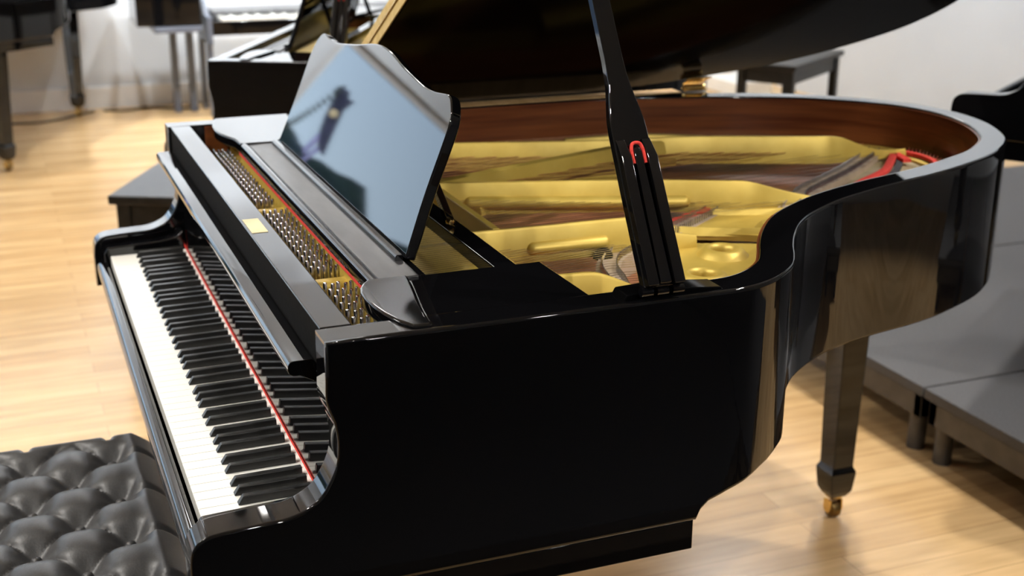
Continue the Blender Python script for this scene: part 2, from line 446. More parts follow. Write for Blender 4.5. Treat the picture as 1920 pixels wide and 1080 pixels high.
# struts
def strut(name, top, foot, w0=.010, w1=.014):
    bm = bmesh.new(); bar_path(bm, top, foot, w0, w1)
    return finish(name, from_bm(bm, name), M['gold'], PG, smooth=35)
ZT = .950
A = [(-.505, .548, ZT), (-.47, .679, ZT), (-.373, 1.03, ZT), (-.347, 1.209, ZT), (-.262, 1.43, ZT), (-.246, 1.475, ZT), (-.243, 1.50, .948), (-.241, 1.525, .942), (-.240, 1.555, .930), (-.240, 1.59, .917), (-.241, 1.63, .909), (-.243, 1.69, .906)]
strut('plate_strut', catmull(A, 4), [PZ] * (4 * 11 + 1))
B = [(-.149, .514, ZT), (-.037, .889, ZT), (.030, 1.05, ZT), (.044, 1.09, .9495), (.050, 1.115, .945), (.053, 1.145, .936), (.056, 1.18, .925), (.060, 1.215, .916), (.066, 1.25, .910), (.072, 1.31, .908)]
strut('plate_strut', catmull(B, 4), [PZ] * (4 * 9 + 1))
C = [(.196, .500, ZT), (.2015, .64, ZT), (.206, .773, ZT), (.208, .79, .948), (.210, .82, .935), (.213, .85, .92), (.216, .90, .910)]
strut('plate_strut', catmull(C, 4), [PZ] * (4 * 6 + 1))
D = [(.447, .500, ZT), (.4525, .555, ZT), (.456, .590, .9495), (.459, .610, .945), (.462, .64, .932), (.462, .67, .918), (.458, .70, .909), (.448, .735, .905)]
strut('plate_strut', catmull(D, 4), [PZ] * (4 * 7 + 1))
dg = [(-.173, .565, .944), (-.25, .775, .944), (-.332, 1.01, .944), (-.368, 1.15, .944)]
strut('plate_strut', catmull(dg, 4), [.903] * 13, .026, .034)
strut('plate_strut', catmull([(-.10, .62, .906), (-.22, .84, .906), (-.345, 1.16, .906)], 4), [.892] * 9, .018, .022)
# cross bar
prism('plate_crossbar', [(.538, .885), (.538, .946), (.540, ZT), (.551, ZT), (.5535, .946), (.5535, .885)], 'x', -.153, .1915, M['gold'], PG, bevel=.001)
# bead mouldings at the foot of the struts
def bead(a, b, r, name='strut_bead'):
    a = Vector(a); b = Vector(b); d = (b - a).normalized()
    path = [a + d * (-r * math.cos(t)) for t in [i * PI / 12 for i in range(7)]] + [b + d * (r * math.sin(t)) for t in [i * PI / 12 for i in range(7)]]
    rad = [max(.0004, r * math.sin(i * PI / 12)) for i in range(7)] + [max(.0004, r * math.cos(i * PI / 12)) for i in range(7)]
    bm = bmesh.new(); add_tube(bm, path, rad, 14)
    return finish(name, from_bm(bm, name), M['gold'], PG, smooth=60)
bead((-.112, .612, .913), (.020, .985, .913), .012)
bead((.207, .605, .914), (.2125, .728, .914), .011)
# flat sheets of the plate
hA, hB, hC = (.277, .918), (.384, .821), (.177, 1.091)
ins_r = [p for p in plate_in]
def inner_between(y0, y1, xmin): return [p for p in plate_in if p[0] > xmin and y0 <= p[1] <= y1]
treb = [(.184, .868), (.200, .905), (.232, .985), (.252, 1.030)] + list(reversed(inner_between(.56, 1.02, .26))) + [(.462, .60), (.452, .74), (.41, .735), (.36, .75), (.25, .81), (.20, .845)]
sheet_with_holes('plate_web', treb, [circle(*hA, .02), circle(*hB, .02)], PZ - .012, PZ, M['gold'], PG, smooth=30)
mid = [(.030, 1.035), (.036, 1.062), (.053, 1.13), (.070, 1.235)] + list(reversed(inner_between(1.04, 1.29, .10))) + [(.215, 1.045), (.196, 1.02), (.131, .895), (.105, .885), (.085, .905), (.055, .985)]
sheet_with_holes('plate_web', mid, [circle(*hC, .02)], PZ - .010, PZ + .002, M['gold'], PG, smooth=30)
for hx, hy in (hA, hB, hC):
    lathe('plate_ring', [(.0185, -.014), (.0185, .003), (.0205, .008), (.0245, .0112), (.029, .0116), (.034, .009), (.039, .004), (.044, -.001)], (hx, hy, PZ + .001), M['gold'], PG, 36, smooth=60)
strut('plate_rib', catmull([(.050, 1.028, .902), (.075, 1.10, .902), (.10, 1.195, .902), (.115, 1.26, .902)], 3), [.888] * 10, .010, .020)
strut('plate_rib', catmull([(.105, .890, .902), (.135, .915, .902), (.165, .975, .902), (.196, 1.045, .902)], 3), [.888] * 10, .009, .018)
# bass border of the plate
bord = [p for p in plate_in if p[0] < -.10 and p[1] > .56]
bo2 = [(p[0] + .045, p[1] - .02) for p in bord]
bm = bmesh.new(); rings = []
for p, q in zip(bord, [(lerp(p[0], -.22, .10), lerp(p[1], .9, .07)) for p in bord]):
    rings.append([bm.verts.new(v) for v in ((p[0], p[1], .88), (p[0], p[1], PZ), (q[0], q[1], PZ), (q[0], q[1], .88))])
for r, s in zip(rings, rings[1:]):
    for k in range(4): bm.faces.new((r[k], s[k], s[(k + 1) % 4], r[(k + 1) % 4]))
finish('plate_border', from_bm(bm, 'border'), M['gold'], PG, smooth=30)
strut('plate_rib', catmull([(-.56, 1.0, .918), (-.52, 1.16, .925), (-.47, 1.30, .92), (-.43, 1.40, .91)], 4), [.885] * 13, .02, .03)
# tail sheet (beige, under the strings)
tail = [(-.245, 1.60), (-.185, 1.55), (-.12, 1.47), (-.05, 1.385), (.0, 1.31), (.04, 1.27)] + list(reversed([p for p in plate_in if p[1] > 1.28 and p[0] > -.30 and p[0] < .26]))[::-1]
tail = [(.04, 1.275)] + [p for p in plate_in if p[1] > 1.29 and p[0] > -.27 and p[0] < .26] + [(-.255, 1.62), (-.185, 1.55), (-.12, 1.465), (-.05, 1.385)]
M['tail_paint'] = noise_color(mat('beige_plate', (.42, .36, .22), .5, .3), (.38, .32, .19), (.48, .41, .26), (1, 1, 1), 20)
sheet_with_holes('plate_tail', tail, [], PZ - .016, PZ - .006, M['tail_paint'], PG, smooth=30)

# soundboard
sb = [p for p in plate_in if p[1] > .5]
sb = [(.645, .5)] + sb + [(-.645, .5)]
sheet_with_holes('soundboard', sb, [], .846, .856, M['soundboard'], PG, smooth=30)

# bridges with their pins
def ribbon(name, path, w, z0, z1, material, kind=None):
    bm = bmesh.new(); rings = []; n = len(path)
    for i in range(n):
        a = path[max(i - 1, 0)]; b = path[min(i + 1, n - 1)]; dx, dy = b[0] - a[0], b[1] - a[1]; L = math.hypot(dx, dy); s = (-dy / L * w / 2, dx / L * w / 2)
        p = path[i]
        rings.append([bm.verts.new(v) for v in ((p[0] - s[0], p[1] - s[1], z0), (p[0] - s[0], p[1] - s[1], z1), (p[0] + s[0], p[1] + s[1], z1), (p[0] + s[0], p[1] + s[1], z0))])
    for r, s in zip(rings, rings[1:]):
        for k in range(4): bm.faces.new((r[k], s[k], s[(k + 1) % 4], r[(k + 1) % 4]))
    bm.faces.new(rings[0]); bm.faces.new(list(reversed(rings[-1])))
    return finish(name, from_bm(bm, name), material, PG, smooth=35, kind=kind)
br1 = catmull([(.085, 1.17), (.045, 1.215), (-.01, 1.265), (-.07, 1.355), (-.13, 1.445), (-.19, 1.525), (-.27, 1.625)], 6)
br2 = catmull([(.46, .635), (.42, .66), (.36, .68), (.29, .70), (.225, .745), (.17, .83), (.11, .93), (.035, 1.035)], 6)
M['bridge'] = noise_color(mat('bridge_wood', (.30, .22, .15), .5), (.34, .26, .18), (.44, .34, .25), (1, 1, 1), 20)
ribbon('bridge', br1, .040, .85, .898, M['bridge'])
ribbon('bridge', br2, .040, .85, .893, M['bridge'])
rest = bmesh.new()
for path, N in ((br1, 95), (br2, 110)):
    for k in range(N):
        t = k / (N - 1) * (len(path) - 1); i = min(int(t), len(path) - 2); u = t - i
        a, b = path[i], path[i + 1]; p = (lerp(a[0], b[0], u), lerp(a[1], b[1], u)); dx, dy = b[0] - a[0], b[1] - a[1]; L = math.hypot(dx, dy)
        for sgn, ox in ((-1, 0), (1, .2)):
            q = (p[0] - dy / L * sgn * .013 + dx * ox, p[1] + dx / L * sgn * .013 + dy * ox)
            z = .897 if path is br1 else .892
            add_tube(rest, [(q[0], q[1], z), (q[0] + .003 * sgn, q[1] + .002, z + .012)], .0015, 6)
# hitch pins along the tail
hp = [p for p in offset(TH + .03) if p[1] > 1.45 and p[0] > -.27 and p[0] < .2]
hp = catmull(hp, 1)
for p in hp:
    for e in (0, .012):
        add_tube(rest, [(p[0], p[1] - e, .886), (p[0] + .003, p[1] - e + .004, .905)], .0016, 6)
finish('bridge_pins', from_bm(rest, 'bridge_pins'), M['steel'], PG, kind='stuff')
# felt strips, and one dark strip for a shaded opening
ribbon('red_felt', catmull([(-.235, 1.655), (-.17, 1.595), (-.118, 1.545), (-.083, 1.495), (-.05, 1.44), (.0, 1.37), (.05, 1.31)], 4), .016, .893, .9005, M['felt_red'])
ribbon('red_felt', catmull([(-.25, 1.692), (-.205, 1.705), (-.15, 1.695), (-.10, 1.665)], 4), .012, .893, .9005, M['felt_red'])
ribbon('red_felt', catmull([(-.245, 1.665), (-.21, 1.655), (-.175, 1.645)], 4), .018, .893, .9005, M['felt_red'])
ribbon('red_felt', catmull([(.145, .85), (.115, .885), (.085, .925), (.050, .985), (.020, 1.045)], 5), .012, .893, .8990, M['felt_red'])
ribbon('dark_felt_and_shade', catmull([(.005, .90), (.035, .98), (.033, 1.07)], 4), .02, .878, .893, M['felt_dark'])  # dark ribbon stands for the shadow in the plate opening
ribbon('dark_felt_and_shade', catmull([(-.225, 1.665), (-.165, 1.615), (-.105, 1.555), (-.075, 1.51)], 4), .014, .886, .893, M['felt_dark'])
lathe('agraffe_knob', [(0, .018), (.010, .016), (.016, .008), (.017, 0)], (.225, .722, .89), M['felt_gap_black'], PG, 20)

# strings
def near_x(path, x):
    return min(path, key=lambda p: abs(p[0] - x))
for i in range(88):
    t = i / 87
    if i < 24:      # bass strings, run over towards the tail
        u = i / 23; x1 = lerp(-.56, -.12, u); p2 = (lerp(-.60, -.30, u), lerp(1.15, 1.62, u))
        r, m_ = .0011, M['copper']
    else:
        u = (i - 24) / 63; x1 = lerp(-.05, .57, u)
        if u < .38: q = br1[int((1 - u / .38) * (len(br1) - 1))]
        else: q = br2[int((1 - (u - .38) / .62) * (len(br2) - 1))]
        p2 = q; r, m_ = .00045, M['steel']
    d = (p2[0] - x1, p2[1] - .266); L = math.hypot(*d); e = .05 if i >= 24 else .0
    p3 = (p2[0] + d[0] / L * e, p2[1] + d[1] / L * e)
    tube('string', [(x1, .266, .963 if False else .926), (p2[0], p2[1], .906 if i >= 24 else .912), (p3[0], p3[1], .900)], r, m_, PG, seg=5)

# ---- music desk assembly
sh = [(-.404, .250), (.497, .248), (.497, .316), (.40, .320), (-.404, .320)]
prism('desk_shelf', [(-.410, .262), (.500, .262), (.500, .318), (-.410, .318)], 'z', .974, .9895, M['shelf_black'], PG, bevel=.002)
prism('desk_front_rail', [(.2475, .972), (.2475, .987), (.2495, .9905), (.2535, .992), (.258, .9915), (.262, .989), (.262, .972)], 'x', -.420, .508, M['lacquer'], PG, bevel=0, smooth=50)
box('red_felt', -.44, .508, .2485, .2575, .964, .9715, M['felt_red'], PG, bevel=.001)
ear = [(.500, .262), (.500, .246), (.516, .234), (.532, .227), (.55, .2235), (.575, .2225), (.605, .224), (.636, .2285), (.668, .237), (.692, .250), (.694, .273), (.664, .2745), (.61, .282), (.551, .293), (.515, .299), (.500, .300)]
prism('desk_ear', ear, 'z', .972, .9925, M['lacquer'], PG, bevel=.004, seg=3)
earl = [(-.412, .262), (-.412, .247), (-.464, .243), (-.50, .232), (-.528, .226), (-.56, .223), (-.60, .224), (-.64, .229), (-.690, .243), (-.692, .40), (-.64, .395), (-.55, .37), (-.481, .350), (-.425, .328), (-.412, .320)]
prism('desk_ear', earl, 'z', .972, .9925, M['lacquer'], PG, bevel=.004, seg=3)
prism('desk_side_rail', [(.489, .301), (.515, .300), (.551, .294), (.61, .283), (.664, .2755), (.692, .274), (.692, .500), (.489, .496)], 'z', .972, .986, M['lacquer'], PG, bevel=.002)
prism('desk_side_rail', [(-.489, .352), (-.55, .372), (-.64, .397), (-.692, .402), (-.692, .500), (-.489, .496)], 'z', .972, .986, M['lacquer'], PG, bevel=.002)
box('desk_rear_rail', -.489, .489, .428, .462, .964, .985, M['lacquer'], PG, bevel=.002)
box('desk_rear_rail', -.41, .489, .318, .33, .970, .986, M['lacquer'], PG, bevel=.001)
# the desk itself, leaning back
BETA = math.radians(22)
half = [(.0, .2555), (.045, .253), (.085, .2475), (.13, .2405), (.18, .2345), (.225, .2295), (.265, .2265), (.305, .2272), (.338, .2305), (.358, .2315), (.372, .2285), (.384, .220), (.395, .209), (.401, .196), (.4035, .180), (.4045, .150), (.4050, .110), (.4075, .075), (.4115, .045), (.415, .02), (.417, .002)]
hs = catmull(half, 3)
ol2 = [(.013 + x, hh) for x, hh in hs] + [(.013 - x, hh) for x, hh in reversed(hs[1:])]
def desk_pt(x, hh, t): return (x, .3185 + hh * math.sin(BETA) + t * math.cos(BETA), .990 + hh * math.cos(BETA) - t * math.sin(BETA))
bm = bmesh.new()
Fv = [bm.verts.new(desk_pt(x, hh, 0)) for x, hh in ol2]; Bv = [bm.verts.new(desk_pt(x, hh, .016)) for x, hh in ol2]
bm.faces.new(Fv); bm.faces.new(list(reversed(Bv)))
for i in range(len(ol2)):
    j = (i + 1) % len(ol2); bm.faces.new((Fv[i], Fv[j], Bv[j], Bv[i]))
md = finish('music_desk', from_bm(bm, 'music_desk'), M['lacquer'], PG, smooth=30, bevel=.003, seg=3, limit=40)
# ledge strip and struts behind the desk
prism('desk_ledge', [(.306, .989), (.306, .995), (.309, .998), (.3165, .998), (.3175, .989)], 'x', -.40, .428, M['lacquer'], PG, bevel=.001)
for x in (.255, -.26):
    p0 = Vector(desk_pt(x, .150, .018)); p1 = Vector((x, .445, .985))
    bm = bmesh.new(); rings = []
    for p in (p0, p1):
        rings.append([bm.verts.new(p + Vector(v)) for v in ((-.012, -.004, 0), (.012, -.004, 0), (.012, .006, .003), (-.012, .006, .003))])
    for k in range(4): bm.faces.new((rings[0][k], rings[0][(k + 1) % 4], rings[1][(k + 1) % 4], rings[1][k]))
    bm.faces.new(rings[0]); bm.faces.new(rings[1])
    stt = finish('desk_strut', from_bm(bm, 'desk_strut'), M['lacquer'], PG, bevel=.001)
    lathe('strut_pivot', [(0, .012), (.004, .011), (.006, .006), (.006, 0)], (x + .012, .44, .992), M['brass'], stt, 14, axis=Vector((1, 0, 0)))

# ---- lid
AL = math.radians(27.5)
HX, HZ = -.704, .9925
def lid_pt(x, y, t): d = x - HX; return (HX + d * math.cos(AL) - t * math.sin(AL), y, HZ + d * math.sin(AL) + t * math.cos(AL))
lo = offset(-.010)
lid_ol = [(.71, .510)] + [p for p in lo if p[1] > .55] + [(HX, .510)]
lid_ol = [(max(p[0], HX), p[1]) for p in lid_ol]
bm = bmesh.new()
Fv = [bm.verts.new(lid_pt(x, y, 0)) for x, y in lid_ol]; Bv = [bm.verts.new(lid_pt(x, y, .020)) for x, y in lid_ol]
bm.faces.new(Fv); bm.faces.new(list(reversed(Bv)))
for i in range(len(lid_ol)):
    j = (i + 1) % len(lid_ol)
    if (Fv[i].co - Fv[j].co).length > 1e-5: bm.faces.new((Fv[i], Fv[j], Bv[j], Bv[i]))
bmesh.ops.remove_doubles(bm, verts=bm.verts, dist=1e-5)
finish('lid', from_bm(bm, 'lid'), M['lid_lacquer'], PG, smooth=30, bevel=.003, limit=50)
# folded front flap lying on the lid
bm = bmesh.new()
fo = [(HX + .003, .514), (.70, .514), (.70, .94), (HX + .003, .94)]
Fv = [bm.verts.new(lid_pt(x, y, .0215)) for x, y in fo]; Bv = [bm.verts.new(lid_pt(x, y, .0415)) for x, y in fo]
bm.faces.new(Fv); bm.faces.new(list(reversed(Bv)))
for i in range(4): j = (i + 1) % 4; bm.faces.new((Fv[i], Fv[j], Bv[j], Bv[i]))
finish('lid_flap', from_bm(bm, 'lid_flap'), M['lacquer'], PG, bevel=.003)
# long brass hinge joining lid and flap: two leaves and a knuckle
bm = bmesh.new()
def slab(x0, x1, y0, y1, t0, t1):
    v = [bm.verts.new(lid_pt(x, y, t)) for t in (t0, t1) for x, y in ((x0, y0), (x1, y0), (x1, y1), (x0, y1))]
    for f_ in ((0, 3, 2, 1), (4, 5, 6, 7), (0, 1, 5, 4), (1, 2, 6, 5), (2, 3, 7, 6), (3, 0, 4, 7)): bm.faces.new([v[i] for i in f_])
slab(HX + .02, .68, .5075, .5099, .001, .0185); slab(HX + .02, .68, .5075, .5139, .0235, .0405)
finish('flap_hinge', from_bm(bm, 'flap_hinge'), M['satin_brass'], PG)
tube('flap_hinge_knuckle', [lid_pt(HX + .02, .5075, .021), lid_pt(.68, .5075, .021)], .003, M['brass'], PG, seg=10)
# tan strip and hinges on the bass side
box('tan_rim_strip', -.699, -.653, .56, 1.345, .9878, .9892, M['rim_tan'], PG, bevel=0)
for yy in (.70, 1.39):
    hg = box('lid_hinge', -.6535, -.650, yy - .028, yy + .028, .920, .984, M['dark_brass'], PG, bevel=.001)
    tube('hinge_knuckle', [(-.672, yy - .028, .994), (-.672, yy + .028, .994)], .0075, M['brass'], hg, seg=14)
    bm = bmesh.new(); add_box(bm, -.69, -.6545, yy - .026, yy + .026, .9885, .9925)
    finish('hinge_leaf', from_bm(bm, 'hinge_leaf'), M['brass'], hg, bevel=.001)
    bm = bmesh.new()
    v = [bm.verts.new(lid_pt(x, y, t)) for t in (-.003, -.0005) for x, y in ((-.680, yy - .026), (-.636, yy - .032), (-.636, yy + .032), (-.680, yy + .026))]
    for f_ in ((0, 3, 2, 1), (4, 5, 6, 7), (0, 1, 5, 4), (1, 2, 6, 5), (2, 3, 7, 6), (3, 0, 4, 7)): bm.faces.new([v[i] for i in f_])
    finish('hinge_leaf', from_bm(bm, 'hinge_leaf'), M['brass'], hg)
    for dz in (.932, .955):
        for dy in (-.014, .014): lathe('hinge_screw', [(0, .002), (.003, .0015), (.0036, 0)], (-.650, yy + dy, dz), M['brass'], hg, 10, axis=Vector((1, 0, 0)))

# ---- lid prop
P0 = Vector((.700, .574, 1.004)); PD = Vector((-.516, .0, .857)).normalized(); PN = Vector((PD.z, 0, -PD.x)); PY = Vector((0, 1, 0))
def prop_pt(s, w, t): return P0 + PD * s + PY * w + PN * t
def prop_solid(secs, name, material, parent, bevel=.003, **k):
    """secs: (s, halfwidth, t0, t1, centre offset)"""
    bm = bmesh.new(); rings = []
    for s, hw, t0, t1, oc in secs:
        rings.append([bm.verts.new(prop_pt(s, oc + w, t)) for w, t in ((-hw, t0), (hw, t0), (hw, t1), (-hw, t1))])
    for a, b in zip(rings, rings[1:]):
        for kk in range(4): bm.faces.new((a[kk], a[(kk + 1) % 4], b[(kk + 1) % 4], b[kk]))
    bm.faces.new(rings[0]); bm.faces.new(list(reversed(rings[-1])))
    return finish(name, from_bm(bm, name), material, parent, bevel=bevel, seg=3, smooth=40, **k)
taper = [(.195, .0255), (.21, .0252), (.225, .0240), (.24, .0215), (.255, .0185), (.27, .0158), (.285, .0142), (.31, .0132), (.45, .0125), (.66, .0115), (.80, .011)]
pr = prop_solid([(0, .0262, -.010, .006, 0), (.10, .0260, -.010, .006, 0)] + [(s, w, -.010, .006 if s > .2 else .006, 0) for s, w in taper], 'lid_prop', M['lacquer'], PG)
# side cheeks and the nested short prop
prop_solid([(0.0, .0075, .006, .018, -.0185), (.168, .0072, .006, .018, -.0182), (.195, .006, .006, .009, -.018)], 'prop_cheek', M['lacquer'], pr)
prop_solid([(0.0, .0075, .006, .018, .0185), (.168, .0072, .006, .018, .0182), (.195, .006, .006, .009, .018)], 'prop_cheek', M['lacquer'], pr)
prop_solid([(0.002, .0085, .007, .016, 0), (.15, .0062, .007, .016, 0), (.176, .0058, .007, .016, 0), (.182, .0040, .007, .015, 0)], 'half_prop', M['lacquer'], pr, bevel=.0025)
loop = [prop_pt(s, w, .0135) for s, w in ((.160, -.0082), (.172, -.0084), (.180, -.0078), (.186, -.0055), (.188, 0), (.186, .0055), (.180, .0078), (.172, .0084), (.160, .0082))]
tube('prop_felt', catmull([tuple(v) for v in loop], 4), .0023, M['felt_red'], pr, seg=8)
hb = bmesh.new()
add_prism(hb, [(.525, .987), (.53, .996), (.60, .999), (.612, .996), (.665, .991), (.67, .987)], 'x', .655, .692)
finish('prop_hinge', from_bm(hb, 'prop_hinge'), M['lid_lacquer'], PG, bevel=.003, seg=3)
for yy in (.552, .574, .596):
    tube('prop_hinge_knuckle', [(.700, yy - .008, 1.000), (.700, yy + .008, 1.000)], .006, M['lacquer'], PG, seg=14)
# moulding that follows the upper edge of the treble rim
# ---- legs
def leg(cx, cy, top):
    bm = bmesh.new(); rings = []
    for z, w in ((.060, .040), (.074, .056), (.079, .060), (.126, .069), (.131, .067), (.140, .058), (.146, .0565), (top - .03, .082), (top, .082)):
        h_ = w / 2; rings.append([bm.verts.new((cx + a * h_, cy + b * h_, z)) for a, b in ((-1, -1), (1, -1), (1, 1), (-1, 1))])
    for a, b in zip(rings, rings[1:]):
        for k in range(4): bm.faces.new((a[k], a[(k + 1) % 4], b[(k + 1) % 4], b[k]))
    bm.faces.new(list(reversed(rings[0]))); bm.faces.new(rings[-1])
    L = finish('leg', from_bm(bm, 'leg'), M['lacquer'], PG, smooth=25, bevel=.0025)
    bm = bmesh.new()
    add_lathe(bm, [(.0, .066), (.020, .066), (.021, .058), (.012, .052), (.009, .048), (0, .048)], (cx, cy, 0), 20)
    for s in (-1, 1): add_prism(bm, [(cx - .012, .05), (cx + .012, .05), (cx + .014, .026), (cx + .009, .016), (cx - .009, .016), (cx - .014, .026)], 'y', cy + s * .0145, cy + s * .0185)
    cs = finish('caster', from_bm(bm, 'caster'), M['brass'], L, smooth=40)
    bm = bmesh.new(); add_lathe(bm, [(0, -.013), (.014, -.013), (.0205, -.010), (.0215, 0), (.0205, .010), (.014, .013), (0, .013)], (cx, cy, .0215), 24, Vector((0, 1, 0)))
    finish('caster_wheel', from_bm(bm, 'wheel'), M['dark_brass'], L, smooth=40)
leg(-.256, 1.593, .846)
leg(.585, .36, .613)
leg(-.585, .36, .613)

# ================================================================== OTHER GRANDS (background)
keep = {'rim', 'inner_rim', 'arm', 'key_bed', 'keyslip', 'key_block', 'fallboard', 'fallboard_lip', 'lock_rail', 'plate_front', 'plate_strut', 'plate_crossbar', 'soundboard',
        'desk_shelf', 'desk_front_rail', 'desk_ear', 'desk_side_rail', 'desk_rear_rail', 'music_desk', 'desk_ledge', 'desk_strut', 'lid', 'lid_flap', 'lid_prop', 'leg'}
def another(loc, rot, label, sy=1., keep_=keep):
    r = PG.copy(); COL.objects.link(r); r['label'] = label
    for ch in list(PG.children):
        if ch.name.split('.')[0] in keep_: copy_tree(ch, r)
    c, s = math.cos(rot), math.sin(rot)
    r.location = (loc[0] - s * .8 * sy, loc[1] + c * .8 * sy, loc[2]); r.rotation_euler = (0, 0, rot); r.scale = (1, sy, 1)
    return r
another((-2.245, .589, 0), math.radians(-28), 'black grand piano directly behind the foreground one, its music desk beside the gold lid hinge', .85)
closed = keep - {'lid_prop'}
another((-5.114, -.826, 0), math.radians(38.5), 'black grand piano cut off by the upper left corner, leg on the pale floor', 1.0, keep - {'lid', 'lid_flap', 'lid_prop', 'music_desk', 'desk_strut'})
another((-.883, 2.636, .2), math.radians(-56), 'black grand piano at the right edge, standing on the grey platform', 1.0, keep - {'lid', 'lid_flap', 'lid_prop', 'music_desk', 'desk_strut'})

# ================================================================== TUFTED BENCH
TB = empty('piano_bench', (.13, -.19, 0), 'black button-tufted leather bench in front of the white keys', 'bench')
bx0, bx1, by0, by1 = -.245, .505, -.385, .018
PXT, PYT, ox, oy = .150, .140, .022, -.063
buttons = []
for j in range(-4, 2):
    for i in range(-4, 6):
        x = ox + (i + (.5 if j % 2 else 0)) * PXT; y = oy + j * .07
        if bx0 + .05 < x < bx1 - .05 and by0 + .045 < y < by1 - .045: buttons.append((x, y))
def seat_h(x, y):
    u = (x - ox) / PXT + (y - oy) / PYT; v = (x - ox) / PXT - (y - oy) / PYT
    fu, fv = u - math.floor(u), v - math.floor(v)
    db = min(math.hypot(x - a, y - b) for a, b in buttons)
    ex = min(x - bx0, bx1 - x, .05) / .05; ey = min(y - by0, by1 - y, .04) / .04
    m = max(0, min(1, (min(x - bx0, bx1 - x, y - by0, by1 - y) - .02) / .05))
    cre = (abs(math.sin(PI * fu)) * abs(math.sin(PI * fv))) ** .36
    # outside the outermost buttons the pleats run straight to the edge
    pl = 1.
    nb = min(buttons, key=lambda q: math.hypot(x - q[0], y - q[1]))
    edge = min(x - bx0, bx1 - x, y - by0, by1 - y)
    if edge < .062:
        if min(x - bx0, bx1 - x) < min(y - by0, by1 - y): dd = abs(y - nb[1])
        else: dd = abs(x - nb[0])
        pl = 1 - .55 * math.exp(-(dd / .007) ** 2)
    puff = lerp(pl, cre, max(0, min(1, (edge - .045) / .022)))
    dip = 1 - math.exp(-(db / .026) ** 2)
    hgt = .030 * (.35 + .65 * puff) * (.15 + .85 * dip)
    roll = min(1, ex) ** .5 * min(1, ey) ** .5 if ex > 0 and ey > 0 else 0
    return .470 + .014 * roll + hgt * 1.15 * roll
bm = bmesh.new(); NX, NY = 190, 100; g = []
for j in range(NY + 1):
    row = []
    for i in range(NX + 1):
        # cluster samples at the rolled edges
        u = i / NX; v = j / NY
        x = lerp(bx0, bx1, u); y = lerp(by0, by1, v)
        row.append(bm.verts.new((x, y, seat_h(x, y))))
    g.append(row)
for j in range(NY):
    for i in range(NX): bm.faces.new((g[j][i], g[j][i + 1], g[j + 1][i + 1], g[j + 1][i]))
bl = [[bm.verts.new((lerp(bx0, bx1, i / NX), y, .435)) for i in range(NX + 1)] for y in (by0, by1)]
for i in range(NX):
    bm.faces.new((g[0][i + 1], g[0][i], bl[0][i], bl[0][i + 1])); bm.faces.new((g[NY][i], g[NY][i + 1], bl[1][i + 1], bl[1][i]))
for k, i in ((0, 0), (1, NX)):
    col_ = [g[j][i] for j in range(NY + 1)]
    bm.faces.new(col_ + [bl[1][i], bl[0][i]] if k == 0 else list(reversed(col_)) + [bl[0][i], bl[1][i]])
seat = finish('seat_cushion', from_bm(bm, 'seat'), M['leather'], TB, smooth=60)
bt = None
for x, y in buttons:
    if bt is None:
        bt = lathe('button', [(0, .006), (.004, .0055), (.0075, .0035), (.009, 0)], (x, y, .4905), M['leather'], seat, 16); b0 = bt.location.copy() - Vector((x, y, 0))
    else:
        o = bt.copy(); COL.objects.link(o); o.location = b0 + Vector((x, y, 0))
box('seat_frame', bx0 - .006, bx1 + .006, by0 - .006, by1 + .026, .37, .472, M['leather'], TB, bevel=.004)
for x in (bx0 + .03, bx1 - .03):
    for y in (by0 + .03, by1 - .03): box('leg', x - .025, x + .025, y - .025, y + .025, 0, .37, M['lacquer'], TB, bevel=.003)

# ================================================================== PLAIN BENCH
B2 = empty('piano_bench', (0, 0, 0), 'plain black flat-topped bench on the wooden floor left of the foreground piano', 'bench')
box('seat_top', -.38, .38, -.18, .18, .455, .485, M['satin_black'], B2, bevel=.006, seg=3)
bm = bmesh.new(); add_box(bm, -.345, .345, -.15, -.13, .375, .455); add_box(bm, -.345, .345, .13, .15, .375, .455); add_box(bm, -.345, -.325, -.13, .13, .375, .455); add_box(bm, .325, .345, -.13, .13, .375, .455)
finish('apron', from_bm(bm, 'apron'), M['satin_black'], B2, bevel=.002)
for x in (-.335, .335):
    for y in (-.14, .14): box('leg', x - .022, x + .022, y - .022, y + .022, 0, .455, M['satin_black'], B2, bevel=.002)
B3 = copy_tree(B2); B3['label'] = 'black flat-topped bench added far back as a stand-in for a dark shape past the lid hinge'  # bench stands in for an unidentified dark shape
B3.location = (-4.12, 3.97, 0); B3.rotation_euler = (0, 0, math.radians(125))
B2.location = (-2.43, .435, 0); B2.rotation_euler = (0, 0, math.radians(154))

# ================================================================== STAGE PLATFORMS
def platform(x0, x1, y0, y1, label, z=.2, top=None):
    r = empty('stage_platform', ((x0 + x1) / 2, (y0 + y1) / 2, 0), label, 'platform', 'grey stage platforms on the right')
    box('deck', x0, x1, y0, y1, z - .028, z, top or M['carpet'], r, bevel=.003)
    bm = bmesh.new()
    for a in (y0 + .012, y1 - .042): add_box(bm, x0 + .012, x1 - .012, a, a + .03, z - .098, z - .034)
    for a in (x0 + .012, x1 - .042): add_box(bm, a, a + .03, y0 + .012, y1 - .012, z - .098, z - .034)
    finish('frame', from_bm(bm, 'frame'), M['stage_metal'], r, bevel=.002)
    for x in (x0 + .05, x1 - .05):
        for y in (y0 + .04, y1 - .04): tube('leg', [(x, y, 0), (x, y, z - .05)], .024, M['stage_metal'], r, seg=14)
    return r
platform(-1.44, -.458, 2.0, 4.9, 'grey carpeted stage platform under the tail of the foreground piano')
platform(-.45, .15, 2.0, 4.9, 'grey carpeted stage platform nearest the lower right corner')
platform(-2.44, -1.448, 3.0, 4.9, 'grey carpeted stage platform farthest back at the right edge', .2)

